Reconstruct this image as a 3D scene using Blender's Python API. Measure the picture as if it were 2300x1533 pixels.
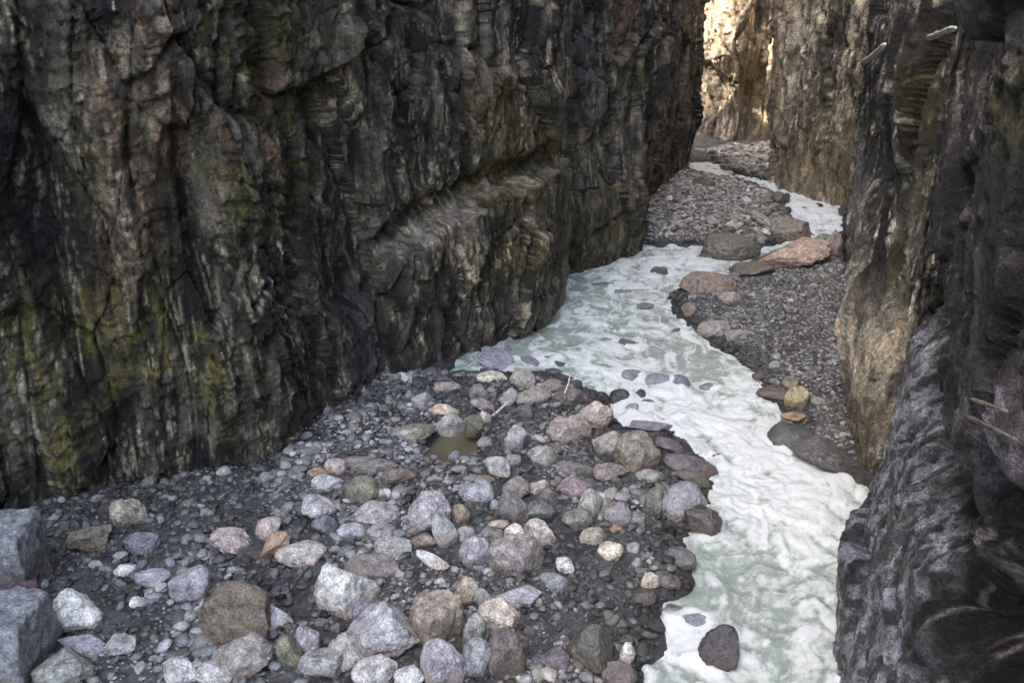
import bpy, math, random
import numpy as np
from mathutils import Vector
R = math.radians
scene = bpy.context.scene
for o in list(bpy.data.objects): bpy.data.objects.remove(o)

# ------------------------------------------------------------------ camera
CAM_H, PITCH, FPX = 8.0, R(22), 2000.0
cd = bpy.data.cameras.new("camera"); cam = bpy.data.objects.new("camera", cd)
scene.collection.objects.link(cam); scene.camera = cam
cam.location = (0, 0, CAM_H); cam.rotation_euler = (math.pi/2 - PITCH, 0, 0)
cd.sensor_width = 36; cd.lens = 36*FPX/2300; cd.clip_start = 0.05; cd.clip_end = 800
# ------------------------------------------------------------------ light
SUN_EL, SUN_AZ = R(52), R(62)          # azimuth: how far to the left of straight behind the camera
world = bpy.data.worlds.new("World"); scene.world = world; world.use_nodes = True
wn = world.node_tree.nodes; wl = world.node_tree.links
sky = wn.new('ShaderNodeTexSky'); sky.sky_type = 'NISHITA'; sky.sun_disc = False
sdir = Vector((-math.sin(SUN_AZ)*math.cos(SUN_EL), -math.cos(SUN_AZ)*math.cos(SUN_EL), math.sin(SUN_EL)))
sky.sun_elevation = SUN_EL; sky.sun_rotation = math.atan2(sdir.x, sdir.y)
sky.air_density = 1.0; sky.dust_density = 3.5; sky.ozone_density = 1.0
bg = wn['Background']; bg.inputs['Strength'].default_value = 0.15
wl.new(sky.outputs[0], bg.inputs['Color'])
sl = bpy.data.lights.new("sun", 'SUN'); sl.energy = 2.3; sl.angle = R(0.6); sl.color = (1, .90, .77)
so = bpy.data.objects.new("sun", sl); scene.collection.objects.link(so)
so.rotation_euler = (-sdir).to_track_quat('-Z', 'Y').to_euler()
scene.view_settings.view_transform = 'Standard'; scene.view_settings.look = 'None'
scene.view_settings.exposure = 3.0; scene.view_settings.gamma = 1

# ------------------------------------------------------------------ helpers
rng = np.random.default_rng(7); random.seed(7)
C = scene.collection
def ray(px, py):
    u = (px-1150)/FPX; v = (766.5-py)/FPX
    return np.array([u, math.cos(PITCH)+v*math.sin(PITCH), -math.sin(PITCH)+v*math.cos(PITCH)])
def G(px, py, z=0.0):
    d = ray(px, py); t = (z-CAM_H)/d[2]
    return np.array([d[0]*t, d[1]*t])
def sst(a, b, x):
    t = np.clip((x-a)/(b-a), 0, 1); return t*t*(3-2*t)
_p = np.random.default_rng(3).permutation(256); PERM = np.concatenate([_p]*4)
_g = np.random.default_rng(4).normal(size=(256, 3)); GR = _g/np.linalg.norm(_g, axis=1)[:, None]
def perlin(x, y, z=0.0, seed=0):
    x = np.asarray(x, float)+seed*17.31; y = np.asarray(y, float)+seed*5.77; z = np.zeros_like(x)+z+seed*3.3
    xi = np.floor(x).astype(int); yi = np.floor(y).astype(int); zi = np.floor(z).astype(int)
    xf, yf, zf = x-xi, y-yi, z-zi
    f = lambda t: t*t*t*(t*(t*6-15)+10)
    u, v, w = f(xf), f(yf), f(zf)
    def g(i, j, k):
        h = PERM[PERM[PERM[(xi+i) & 255]+((yi+j) & 255)]+((zi+k) & 255)]
        gr = GR[h]
        return gr[..., 0]*(xf-i)+gr[..., 1]*(yf-j)+gr[..., 2]*(zf-k)
    a = g(0,0,0)*(1-u)+g(1,0,0)*u; b = g(0,1,0)*(1-u)+g(1,1,0)*u
    c = g(0,0,1)*(1-u)+g(1,0,1)*u; d = g(0,1,1)*(1-u)+g(1,1,1)*u
    return ((a*(1-v)+b*v)*(1-w)+(c*(1-v)+d*v)*w)*1.5
def fbm(x, y, z=0.0, o=4, seed=0, gain=.5):
    s = 0; a = 1
    for i in range(o):
        s = s+a*perlin(x*2**i, y*2**i, z*2**i, seed+i*7); a *= gain
    return s
def ridge(x, y, z=0.0, o=3, seed=0, gain=.5):
    s = 0; a = 1; n = 0
    for i in range(o):
        s = s+a*(1-2*np.abs(perlin(x*2**i, y*2**i, z*2**i, seed+i*7))); n += a; a *= gain
    return s/n
def hsh(i, j, k):
    return PERM[PERM[PERM[i & 255]+(j & 255)]+(k & 255)]/255.0
def worley(x, y, seed=0):
    xi = np.floor(x).astype(int); yi = np.floor(y).astype(int)
    f1 = np.full(x.shape, 9.); f2 = np.full(x.shape, 9.); cid = np.zeros(x.shape)
    tx = np.zeros(x.shape); ty = np.zeros(x.shape)
    for i in (-1, 0, 1):
        for j in (-1, 0, 1):
            a, b = xi+i, yi+j
            cx = a+.15+.7*hsh(a, b, 11+seed); cy = b+.15+.7*hsh(a, b, 57+seed)
            d = np.hypot(x-cx, y-cy); m = d < f1
            f2 = np.where(m, f1, np.minimum(f2, d)); f1 = np.where(m, d, f1)
            cid = np.where(m, hsh(a, b, 91+seed), cid)
            tx = np.where(m, x-cx, tx); ty = np.where(m, y-cy, ty)
    return f1, f2, cid, tx, ty

def tag(o, label=None, cat=None, group=None, kind=None):
    if label: o['label'] = label
    if cat: o['category'] = cat
    if group: o['group'] = group
    if kind: o['kind'] = kind
    return o
def mesh_np(name, V, F, mat, col=None, extra=None, smooth=True):
    """V (n,3), F (m,k)"""
    me = bpy.data.meshes.new(name); V = np.ascontiguousarray(V, np.float32); F = np.ascontiguousarray(F, np.int32)
    me.vertices.add(len(V)); me.vertices.foreach_set('co', V.ravel())
    k = F.shape[1]
    me.loops.add(F.size); me.loops.foreach_set('vertex_index', F.ravel())
    me.polygons.add(len(F)); me.polygons.foreach_set('loop_start', np.arange(0, F.size, k, dtype=np.int32))
    me.polygons.foreach_set('loop_total', np.full(len(F), k, np.int32))
    me.update(calc_edges=True)
    if smooth: me.polygons.foreach_set('use_smooth', np.ones(len(F), bool))
    if col is not None:
        a = me.attributes.new('col', 'FLOAT_COLOR', 'POINT')
        c4 = np.ones((len(V), 4), np.float32); c4[:, :3] = col; a.data.foreach_set('color', c4.ravel())
    for n, arr in (extra or {}).items():
        a = me.attributes.new(n, 'FLOAT', 'POINT'); a.data.foreach_set('value', np.ascontiguousarray(arr, np.float32))
    me.materials.append(mat)
    return me
def obj(name, me, parent=None):
    o = bpy.data.objects.new(name, me); C.objects.link(o)
    if parent: o.parent = parent
    return o
def grid_faces(ns, nz):
    i = np.arange(ns-1)[:, None]*nz+np.arange(nz-1)[None, :]
    return np.stack([i, i+nz, i+nz+1, i+1], -1).reshape(-1, 4)

# ------------------------------------------------------------------ materials
def rock_mat(name, src, bump=.5, scale=1.0, rough=.78, coord='Object', var=(.55, 1.45), spec=.35, streak=False, bdist=.035):
    m = bpy.data.materials.new(name); m.use_nodes = True; nt = m.node_tree; n = nt.nodes; l = nt.links
    b = n['Principled BSDF']
    tc = n.new('ShaderNodeTexCoord'); vec = tc.outputs[coord]
    oi = n.new('ShaderNodeObjectInfo')
    if src == 'object':
        add = n.new('ShaderNodeVectorMath'); add.operation = 'ADD'
        mul = n.new('ShaderNodeMath'); mul.operation = 'MULTIPLY'; mul.inputs[1].default_value = 60
        l.new(oi.outputs['Random'], mul.inputs[0]); l.new(vec, add.inputs[0]); l.new(mul.outputs[0], add.inputs[1]); vec = add.outputs[0]
        base = oi.outputs['Color']
    else:
        at = n.new('ShaderNodeAttribute'); at.attribute_name = 'col'; base = at.outputs['Color']
    def noise(sc, det=6, ro=.6, v=None, dist=0):
        q = n.new('ShaderNodeTexNoise'); q.inputs['Scale'].default_value = sc*scale; q.inputs['Detail'].default_value = det
        q.inputs['Roughness'].default_value = ro; q.inputs['Distortion'].default_value = dist; l.new(v or vec, q.inputs['Vector']); return q.outputs['Fac']
    def mr(x, a, b_, c, d):
        q = n.new('ShaderNodeMapRange'); q.inputs[1].default_value = a; q.inputs[2].default_value = b_
        q.inputs[3].default_value = c; q.inputs[4].default_value = d; l.new(x, q.inputs[0]); return q.outputs[0]
    def vmul(c, f):
        q = n.new('ShaderNodeVectorMath'); q.operation = 'SCALE'; l.new(c, q.inputs[0]); l.new(f, q.inputs['Scale']); return q.outputs[0]
    v2 = vec
    if streak:
        mp = n.new('ShaderNodeMapping'); mp.inputs['Scale'].default_value = (1, 1, .28); l.new(vec, mp.inputs[0]); v2 = mp.outputs[0]
    n1 = noise(5, 5, .65, v2); n2 = noise(22, 6, .75); n3 = noise(70, 3, .6)
    hi = streak
    c = vmul(base, mr(n1, .3, .7, var[0], var[1]))
    c = vmul(c, mr(n2, .35, .65, .38 if hi else .45, 1.65 if hi else 1.6))
    c = vmul(c, mr(n3, .35, .65, .55 if hi else .7, 1.5 if hi else 1.3))
    if src == 'object':                                  # iron stain creeping up from the buried foot
        tg = n.new('ShaderNodeSeparateXYZ'); l.new(tc.outputs['Generated'], tg.inputs[0])
        fz = mr(tg.outputs[2], .62, .40, 0, 1); fn = mr(n1, .40, .62, 0, .8); fm = n.new('ShaderNodeMath'); fm.operation = 'MULTIPLY'; l.new(fz, fm.inputs[0]); l.new(fn, fm.inputs[1])
        fx = n.new('ShaderNodeMix'); fx.data_type = 'RGBA'; fx.blend_type = 'MULTIPLY'; l.new(fm.outputs[0], fx.inputs[0]); l.new(c, fx.inputs[6]); fx.inputs[7].default_value = (.80, .50, .28, 1); c = fx.outputs[2]
    # pale mineral veins and warm stains
    wv = noise(2.2, 4, .6, v2, 1.5)
    vein = mr(wv, .49, .505, 0, 1); vein2 = mr(wv, .505, .52, 1, 0)
    mm = n.new('ShaderNodeMath'); mm.operation = 'MULTIPLY'; l.new(vein, mm.inputs[0]); l.new(vein2, mm.inputs[1])
    ms = n.new('ShaderNodeMath'); ms.operation = 'MULTIPLY'; ms.inputs[1].default_value = .3 if src == 'object' else 0.0; l.new(mm.outputs[0], ms.inputs[0])
    mx = n.new('ShaderNodeMix'); mx.data_type = 'RGBA'; l.new(ms.outputs[0], mx.inputs[0]); l.new(c, mx.inputs[6]); mx.inputs[7].default_value = (.3, .28, .25, 1)
    l.new(mx.outputs[2], b.inputs['Base Color'])
    l.new(mr(n2, .3, .7, rough+.12, rough-.18), b.inputs['Roughness'])
    b.inputs['Specular IOR Level'].default_value = spec
    h = n.new('ShaderNodeMath'); h.operation = 'MULTIPLY_ADD'; h.inputs[1].default_value = .35; l.new(n3, h.inputs[0]); l.new(n2, h.inputs[2])
    bp = n.new('ShaderNodeBump'); bp.inputs['Strength'].default_value = bump; bp.inputs['Distance'].default_value = bdist/scale
    l.new(h.outputs[0], bp.inputs['Height']); l.new(bp.outputs[0], b.inputs['Normal'])
    return m
M_CLIFF = rock_mat('cliff_rock', 'attr', bump=1.0, scale=.8, streak=True, rough=.50, spec=.6, var=(.15, 2.0), bdist=.075)
M_ROCK = rock_mat('boulder_rock', 'object', bump=1.0, scale=1.6, rough=.7, var=(.35, 1.7))
M_WET = rock_mat('wet_rock', 'object', bump=.5, scale=1.6, rough=.32, spec=.5)
M_GRAV = rock_mat('gravel_stone', 'attr', bump=.4, scale=2, rough=.55, var=(.7, 1.3))
M_SAND = rock_mat('silt_and_grit', 'attr', bump=1.0, scale=2.4, rough=.6)
def wood_mat(name, col):
    m = rock_mat(name, 'object', bump=.5, scale=1.2, rough=.8); return m
M_WOOD = wood_mat('weathered_wood', 0)

# ------------------------------------------------------------------ ground plan
RIVER = [(1552,362),(1600,360),(1622,378),(1690,398),(1735,408),(1800,440),(1880,462),(1890,535),(1850,548),(1760,556),(1700,580),
 (1640,622),(1560,632),(1505,665),(1520,712),(1590,760),(1650,800),(1700,850),(1700,890),(1760,925),(1775,958),(1735,965),(1735,990),
 (1800,1020),(1860,1050),(1960,1100),(1975,1180),(1960,1300),(1930,1420),(1900,1580),(1840,1900),(1300,1900),(1420,1600),(1450,1500),(1490,1440),(1500,1360),
 (1548,1325),(1555,1270),(1530,1215),(1590,1195),(1612,1170),(1590,1120),(1602,1085),(1580,1030),(1535,985),(1500,965),(1400,960),(1372,930),
 (1360,890),(1310,868),(1262,850),(1235,835),(1150,838),(1060,835),(1010,835),(1040,795),(1150,745),(1255,695),(1262,620),(1390,590),(1440,552),
 (1580,552),(1690,556),(1745,548),(1835,532),(1800,510),(1770,485),(1755,445),(1700,418),(1600,396),(1550,378)]
RW = np.array([G(*p) for p in RIVER])
POOLS = [((1020,1012), 62, 42)]
def seg_dist(X, Y, P, closed=True):
    d = np.full(X.shape, 1e9); n = len(P)
    for i in range(n if closed else n-1):
        a = P[i]; b = P[(i+1) % n]; ab = b-a; L = ab@ab+1e-12
        t = np.clip(((X-a[0])*ab[0]+(Y-a[1])*ab[1])/L, 0, 1)
        d = np.minimum(d, np.hypot(X-a[0]-t*ab[0], Y-a[1]-t*ab[1]))
    return d
def inside(X, Y, P):
    r = np.zeros(X.shape, bool); n = len(P)
    for i in range(n):
        a = P[i]; b = P[(i+1) % n]
        if a[1] == b[1]: continue
        c = ((a[1] > Y) != (b[1] > Y)) & (X < (b[0]-a[0])*(Y-a[1])/(b[1]-a[1])+a[0])
        r ^= c
    return r
def river_sd(X, Y):
    d = seg_dist(X, Y, RW); return np.where(inside(X, Y, RW), -d, d)
POOLW = []
for (c, rx, ry) in POOLS:
    p = G(*c); q = G(c[0]+rx, c[1]); r = G(c[0], c[1]-ry); POOLW.append((p, abs(q[0]-p[0]), abs(r[1]-p[1])))
POOL_Z = 0.085
def ground_z(X, Y, sd=None):
    X = np.asarray(X, float); Y = np.asarray(Y, float)
    if sd is None: sd = river_sd(X, Y)
    edge = sd+.12*perlin(X*2.2, Y*2.2, seed=3)
    z = np.where(edge > 0, .03+.30*(1-np.exp(-np.maximum(edge, 0)*.9)), np.maximum(-.5, edge*.8))
    z = z+np.where(edge > 0, np.minimum(1, edge)*(.10*fbm(X*.45, Y*.45, seed=5, o=3)+.035*fbm(X*2.6, Y*2.6, seed=8, o=3)), 0)
    for p, a, b in POOLW:
        q = np.hypot((X-p[0])/a, (Y-p[1])/b)+.25*perlin(X*2, Y*2, seed=21)
        z = z+(POOL_Z-.05-z)*(1-sst(.75, 1.35, q))
    return z

# ------------------------------------------------------------------ cliffs
def polyline(pts, step):
    P = np.array(pts, float)
    for _ in range(2):                                   # light corner rounding
        Q = [P[0]]
        for a, b in zip(P[:-1], P[1:]): Q += [a*.82+b*.18, a*.18+b*.82]
        Q.append(P[-1]); P = np.array(Q)
    s = np.concatenate([[0], np.cumsum(np.hypot(*np.diff(P, axis=0).T))])
    S = [0.]
    while S[-1] < s[-1]:
        y = np.interp(S[-1], s, P[:, 0]), np.interp(S[-1], s, P[:, 1])
        S.append(S[-1]+step(*y))
    S = np.array(S[:-1]); X = np.interp(S, s, P[:, 0]); Y = np.interp(S, s, P[:, 1])
    # smoothed normals
    Sd = np.arange(0, s[-1], .05); Xd = np.interp(Sd, s, P[:, 0]); Yd = np.interp(Sd, s, P[:, 1])
    k = np.hanning(15); k /= k.sum()
    tx = np.convolve(np.pad(np.gradient(Xd), 7, 'edge'), k, 'valid'); ty = np.convolve(np.pad(np.gradient(Yd), 7, 'edge'), k, 'valid')
    L = np.hypot(tx, ty); tx /= L; ty /= L
    return S, X, Y, np.interp(S, Sd, tx), np.interp(S, Sd, ty)
class Cliff:
    """foot line (world), gorge side = right of travel when side=+1"""
    def __init__(s, pts, side, step, zs):
        s.S, s.X, s.Y, tx, ty = polyline(pts, step); s.nx = ty*side; s.ny = -tx*side; s.zs = np.asarray(zs, float)
        s.SS, s.ZZ = np.meshgrid(s.S, s.zs, indexing='ij'); s.XX = s.X[:, None]+0*s.ZZ; s.YY = s.Y[:, None]+0*s.ZZ
    def hit(s, px, py):
        """where a sight line first meets the undisplaced sheet -> (s, z)"""
        d = ray(px, py); X, Y = s.X, s.Y
        c = X*d[1]-Y*d[0]; i = np.where(np.sign(c[:-1]) != np.sign(c[1:]))[0]; best = None
        for k in i:
            f = c[k]/(c[k]-c[k+1]+1e-12); x = X[k]+(X[k+1]-X[k])*f; y = Y[k]+(Y[k+1]-Y[k])*f; t = y/d[1]
            if t > 0 and (best is None or t < best[0]): best = (t, s.S[k]+(s.S[k+1]-s.S[k])*f, CAM_H+d[2]*t)
        return best
    def box(s, x0, y0, x1, y1, soft=.25, wob=.5, seed=0):
        """0..1 mask over a panel of the face, its ragged border in metres"""
        ym = (y0+y1)/2; xm = (x0+x1)/2
        a = s.hit(x0, ym); b = s.hit(x1, ym); t = s.hit(xm, y0); u = s.hit(xm, y1); m = s.hit(xm, ym)
        if a is None: a = m
        if b is None: b = m
        if m is None: return np.zeros_like(s.SS)
        s0, s1 = sorted((a[1], b[1])); z1, z0 = t[2], u[2]
        if y0 <= 5: z1 = 60
        hs = max((s1-s0)/2, .12); cs = (s0+s1)/2; hz = (z1-z0)/2; cz = (z0+z1)/2
        w = wob*perlin(s.SS*1.1, s.ZZ*.55, seed=seed+31)+wob*.5*perlin(s.SS*3.1, s.ZZ*1.7, seed=seed+32)
        dz = np.abs(s.ZZ-cz)-hz+w*1.2; ds = np.abs(s.SS-cs)-hs+w*min(1, hs)
        q = np.maximum(ds/min(soft, hs*.8), dz/soft/1.5)
        return 1-sst(-1, 1, q)
    def build(s, name, D, col, top, mat, rise=1.0, warm=(.98, .86, .68)):
        ns, nz = s.SS.shape; D = D*(.3+.7*sst(-.2, 2.2, s.ZZ))
        V = np.stack([s.XX+s.nx[:, None]*D, s.YY+s.ny[:, None]*D, np.minimum(s.ZZ, 1e3)], -1)
        # squash the upper rows to the rim height
        base = V.copy(); q = [base[..., k] for k in range(3)]
        n_ = .05*fbm(q[0]*2.6, q[1]*2.6, q[2]*1.8, o=5, seed=140, gain=.66); V[..., 0] += s.nx[:, None]*n_; V[..., 1] += s.ny[:, None]*n_
        V[..., 2] += .10*fbm(q[0]*1.3, q[1]*1.3, q[2]*1.3, o=4, seed=150, gain=.6)*(s.ZZ < 9)
        zt = np.interp(s.S, np.linspace(0, s.S[-1], len(top)), top) if not callable(top) else top(s.X, s.Y)
        zt = zt+.035*zt*fbm(s.S*.25, 0*s.S, seed=77, o=4)
        vis = 9.0
        zz = s.ZZ; zmax = s.zs[-1]
        f = np.clip((zz-vis)/(zmax-vis), 0, 1)
        zv = np.where(zz > vis, vis+f*(zt[:, None]-vis), V[..., 2])
        zv = np.minimum(zv, zt[:, None]+.002*(zz-vis)); V[..., 2] = zv; s.P = V[:, zz[0] < 9].reshape(-1, 3)
        back = []
        for k, (b, h) in enumerate(((.8, .5), (3, 1.0), (9, 1.6))):    # rim runs back into a hillside
            r = V[:, -1].copy(); r[:, 0] -= s.nx*b; r[:, 1] -= s.ny*b; r[:, 2] += h*rise; back.append(r[:, None])
        V = np.concatenate([V]+back, 1); col = np.concatenate([col]+[col[:, -1:]]*3, 1); nz += 3
        me = mesh_np(name, V.reshape(-1, 3), grid_faces(ns, nz), mat, col.reshape(-1, 3)*np.array(warm), smooth=False)
        o = obj(name, me); o['kind'] = 'structure'; return o
def zlevels(dz, top=20):
    a = np.arange(-.7, 9.0, dz); b = np.arange(9.0, top+.1, .5); return np.concatenate([a, b])
def wall_relief(S, Z, seed, amp=1.0, ribs=1.0, lam=0.0):
    wx = .30*fbm(S*.45, Z*.18, seed=seed+1, o=3); wz = .35*fbm(S*.4, Z*.35, seed=seed+2, o=2)
    s, z = S+wx, Z+wz
    ab = lambda a, b, k: np.abs(perlin(a, b, seed=seed+k))
    def slabs(fs, fz, off, tx_, ty_, crack, k, cw=.06, shear=0.0):
        u = s*fs+shear*z; v = z*fz; f1, f2, cid, tx, ty = worley(u, v, seed+k); h = (cid*255).astype(int)
        a = hsh(h, 3, 3)-.5; b = hsh(h, 9, 5)-.5
        return off*(cid-.5)+tx_*tx*a*2+ty_*ty*b*2-crack*(1-sst(0, cw, f2-f1))
    d = .38*fbm(s*.28, z*.12, seed=seed+3, o=2)
    d += ribs*(.34*(ab(s*.55, z*.08, 4)-.3)+.14*(ab(s*1.5, z*.22, 5)-.3))
    d += slabs(.62, .15, .62, .36, .16, .20, 0, .04, .10)
    d += slabs(1.5, .34, .30, .24, .10, .12, 5, .05, -.12)
    d += slabs(4.2, 1.2, .075, .085, .05, .04, 9, .08, .2)
    d += slabs(10, 4.0, .03, .035, .03, 0, 13, .1)
    d += 0.03*(ab(s*9, z*1.3, 16)-.3)+.022*fbm(S*6, Z*5, seed=seed+7, o=4, gain=.7)
    d += .045*(ab(s*3.0, z*7+.8*s, 18)-.3)*sst(-.3, .4, fbm(S*.7, Z*.5, seed=seed+19, o=2))
    return d*amp
def surf(cl, px, py, back=0.0):
    d = ray(px, py); d = d/np.linalg.norm(d); w = cl.P-np.array([0, 0, CAM_H]); t = w@d
    e = np.linalg.norm(w-t[:, None]*d, axis=1); m = (e < .05) & (t > 1)
    tt = t[m].min() if m.any() else 10.
    return tuple(np.array([0, 0, CAM_H])+d*(tt+back))
def mixc(col, m, c):
    return col*(1-m[..., None])+np.array(c)[None, None]*m[..., None]
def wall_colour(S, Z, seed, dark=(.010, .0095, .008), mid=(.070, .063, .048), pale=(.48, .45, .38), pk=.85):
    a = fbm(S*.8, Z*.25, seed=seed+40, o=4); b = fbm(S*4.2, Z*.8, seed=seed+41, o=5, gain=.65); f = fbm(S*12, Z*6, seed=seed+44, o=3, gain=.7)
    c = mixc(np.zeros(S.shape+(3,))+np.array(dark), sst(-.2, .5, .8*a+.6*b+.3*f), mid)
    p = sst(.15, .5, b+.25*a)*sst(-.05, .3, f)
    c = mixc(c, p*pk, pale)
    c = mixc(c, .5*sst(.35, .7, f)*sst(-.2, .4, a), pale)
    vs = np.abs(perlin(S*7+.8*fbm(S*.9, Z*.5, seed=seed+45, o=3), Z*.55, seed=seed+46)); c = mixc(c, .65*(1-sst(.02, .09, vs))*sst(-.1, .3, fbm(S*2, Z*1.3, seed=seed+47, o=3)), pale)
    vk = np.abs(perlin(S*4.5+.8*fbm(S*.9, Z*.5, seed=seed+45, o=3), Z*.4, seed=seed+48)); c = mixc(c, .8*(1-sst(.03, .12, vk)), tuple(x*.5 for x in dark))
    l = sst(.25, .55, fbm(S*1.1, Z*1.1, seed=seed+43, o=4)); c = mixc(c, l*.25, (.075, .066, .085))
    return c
GREEN = (.085, .088, .024); OLIVE = (.105, .095, .036); YEL = (.17, .16, .045); TAN = (.31, .235, .175); PINK = (.26, .14, .11)
LILAC = (.125, .115, .15); PALE = (.24, .235, .22); BLUE = (.09, .11, .15); BROWN = (.125, .095, .066)
def rag(cl, seed, f=1.6, lo=-.35, hi=.35):
    return sst(lo, hi, fbm(cl.SS*f, cl.ZZ*f*.6, seed=seed, o=5, gain=.65))

# ---- left cliff
left_pts = [(-19, -22), (-17, -8), (-15.5, 1), (-13.2, 7), (-11, 10.2)]+[tuple(G(*p)) for p in
  [(0,1195),(120,1165),(300,1130),(500,1095),(640,1050),(760,965),(880,862),(1050,790),(1180,738),(1268,688),(1262,655),(1252,610),(1390,590),(1444,560),(1436,500),(1452,465),(1530,402),(1549,350)]]+[(7.6, 44.9), (3, 45.8), (-3, 48), (-12, 52)]
def stepL(x, y): return .4 if y < 0 else .028 if -10.5 < x and y < 24 else (.04 if y < 46 and x > -10.5 else .3)
L = Cliff(left_pts, +1, stepL, zlevels(.03))
D = wall_relief(L.SS, L.ZZ, 1, lam=0)
nearL = L.box(-300, 0, 700, 1150, soft=.8)
D += nearL*(.14*(np.abs(perlin(L.SS*1.3+fbm(L.SS, L.ZZ, seed=72, o=2), L.ZZ*5.2+.5*fbm(L.SS, L.ZZ, seed=73, o=3), seed=71))-.3)+.08*(np.abs(perlin(L.SS*3.3, L.ZZ*11, seed=74))-.3))
# ledge: the lower block stands proud of the face above a rising line
def ledge(cl, pts, w0, w1, amt, soft=.10):
    H = [cl.hit(*p) for p in pts]; ss = [h[1] for h in H]; hz = [h[2] for h in H]
    zl = np.interp(cl.SS, ss, hz)+.12*fbm(cl.SS*1.2, cl.SS*0, seed=88, o=3)
    m = sst(w0, w0+.5, cl.SS)*(1-sst(w1-.1, w1+.1, cl.SS))
    return m*amt*(1-sst(-soft, soft, cl.ZZ-zl)), m, zl
s860 = L.hit(850, 600)[1]; s1265 = L.hit(1264, 560)[1]
ld, lm, lz = ledge(L, [(850,575),(900,540),(1000,490),(1110,435),(1200,400),(1262,372)], s860, s1265+.6, .6, .05)
D += ld-.45*lm*np.exp(-((L.ZZ-lz-.3)/.25)**2)
s2a = L.hit(1030, 740)[1]
ld2, lm2, lz2 = ledge(L, [(1000,760),(1100,700),(1200,650),(1262,605)], s2a, s1265+.5, .30)
D += ld2
# bulging and sunken panels of the near face
for (x0, y0, x1, y1, a, sf) in [(250,170,335,670,.28,.2),(320,30,405,350,.34,.2),(60,300,170,820,-.45,.35),(370,350,470,640,-.35,.3),
     (830,0,865,540,.28,.12),(725,150,765,430,-.35,.2),(460,380,600,520,.3,.3),(560,140,640,330,-.22,.3),(860,0,1060,430,-.3,.5),
     (1060,150,1260,420,.28,.3),(190,690,380,900,.25,.3),(390,60,440,600,-.3,.15),(600,700,700,960,.25,.3),(770,690,865,900,.35,.15),
     (120,950,205,1120,.3,.2),(930,560,975,760,-.25,.1),(1290,0,1375,260,.35,.2),(1375,150,1450,330,-.1,.2),(1300,420,1440,600,.3,.4),
     (1462,0,1549,330,.25,.3),(480,760,620,950,.15,.3),(690,80,740,110,.25,.15)]:
    D += a*L.box(x0, y0, x1, y1, soft=sf, seed=int(x0))
D -= .45*nearL*np.exp(-((L.ZZ+.1)/.75)**2)          # undercut foot
D -= .15*np.exp(-(L.ZZ/.4)**2)
for (px_, py_) in ((1256, 625), (1440, 530)):
    c_ = G(px_, py_); D -= .8*np.exp(-((L.XX-c_[0])**2+(L.YY-c_[1])**2)/.5)
c_ = G(1268, 688); D *= 1-.8*np.exp(-((L.XX-c_[0])**2+(L.YY-c_[1])**2)/.7)
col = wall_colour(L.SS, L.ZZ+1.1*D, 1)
for (x0, y0, x1, y1, c, st) in [(430,0,730,520,GREEN,.85),(80,80,330,360,OLIVE,.8),(190,330,270,820,OLIVE,.8),(330,280,385,660,GREEN,.9),
     (255,180,332,665,(.40,.31,.24),1.),(318,10,408,350,(.40,.31,.24),1.),(150,85,265,150,TAN,.8),(612,250,660,390,PINK,.9),(468,190,498,340,PINK,.8),
     (200,575,245,665,PINK,.8),(640,90,690,200,BROWN,.8),(460,370,590,520,YEL,.7),(0,680,110,860,YEL,.9),(195,690,380,890,YEL,.85),(120,950,205,1135,YEL,.95),
     (0,960,60,1050,OLIVE,.8),(455,790,505,980,YEL,.8),(535,780,590,870,OLIVE,.8),(1060,150,1275,450,OLIVE,1.),(1100,200,1180,420,YEL,.4),
     (1090,430,1268,610,OLIVE,.7),(1268,430,1442,600,OLIVE,1.),(1370,0,1450,230,OLIVE,.8),(1400,0,1450,80,PINK,.5),(1460,0,1552,335,BROWN,1.),(1495,0,1552,300,TAN,.6),
     (1462,330,1552,450,OLIVE,.8),(1290,50,1375,270,LILAC,.9),(1270,280,1440,420,PALE,.45),(765,690,868,900,LILAC,.7),(828,0,862,560,LILAC,.6),
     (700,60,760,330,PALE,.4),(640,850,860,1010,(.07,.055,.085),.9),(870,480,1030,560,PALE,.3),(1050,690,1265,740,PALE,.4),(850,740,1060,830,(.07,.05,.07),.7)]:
    m = L.box(x0, y0, x1, y1, soft=.3, wob=.7, seed=int(x0+y0))
    col = mixc(col, st*m*(.12+.78*rag(L, int(x0), 4.5, -.18, .18)), c)
e_ = lm*np.exp(-((L.ZZ-lz)/.10)**2)*sst(-.3, .2, fbm(L.SS*3, L.ZZ*3, seed=63, o=3)); col = mixc(col, .5*e_, (.36, .345, .34))
# pale water-worn drip lines
drip = sst(.42, .75, ridge(L.SS*2.3+.5*fbm(L.SS, L.ZZ*.4, seed=60, o=2), L.ZZ*.16, seed=61, o=2))*rag(L, 62, 1.2)
col = mixc(col, drip*.4, (.25, .24, .22))
def topL(X, Y): return np.interp(Y, [14, 24, 35, 39, 42, 47, 60], [40, 27, 20, 12, 8.3, 8.2, 8.2])
L.build('cliff_left', D, col, topL, M_CLIFF, .05)

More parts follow.
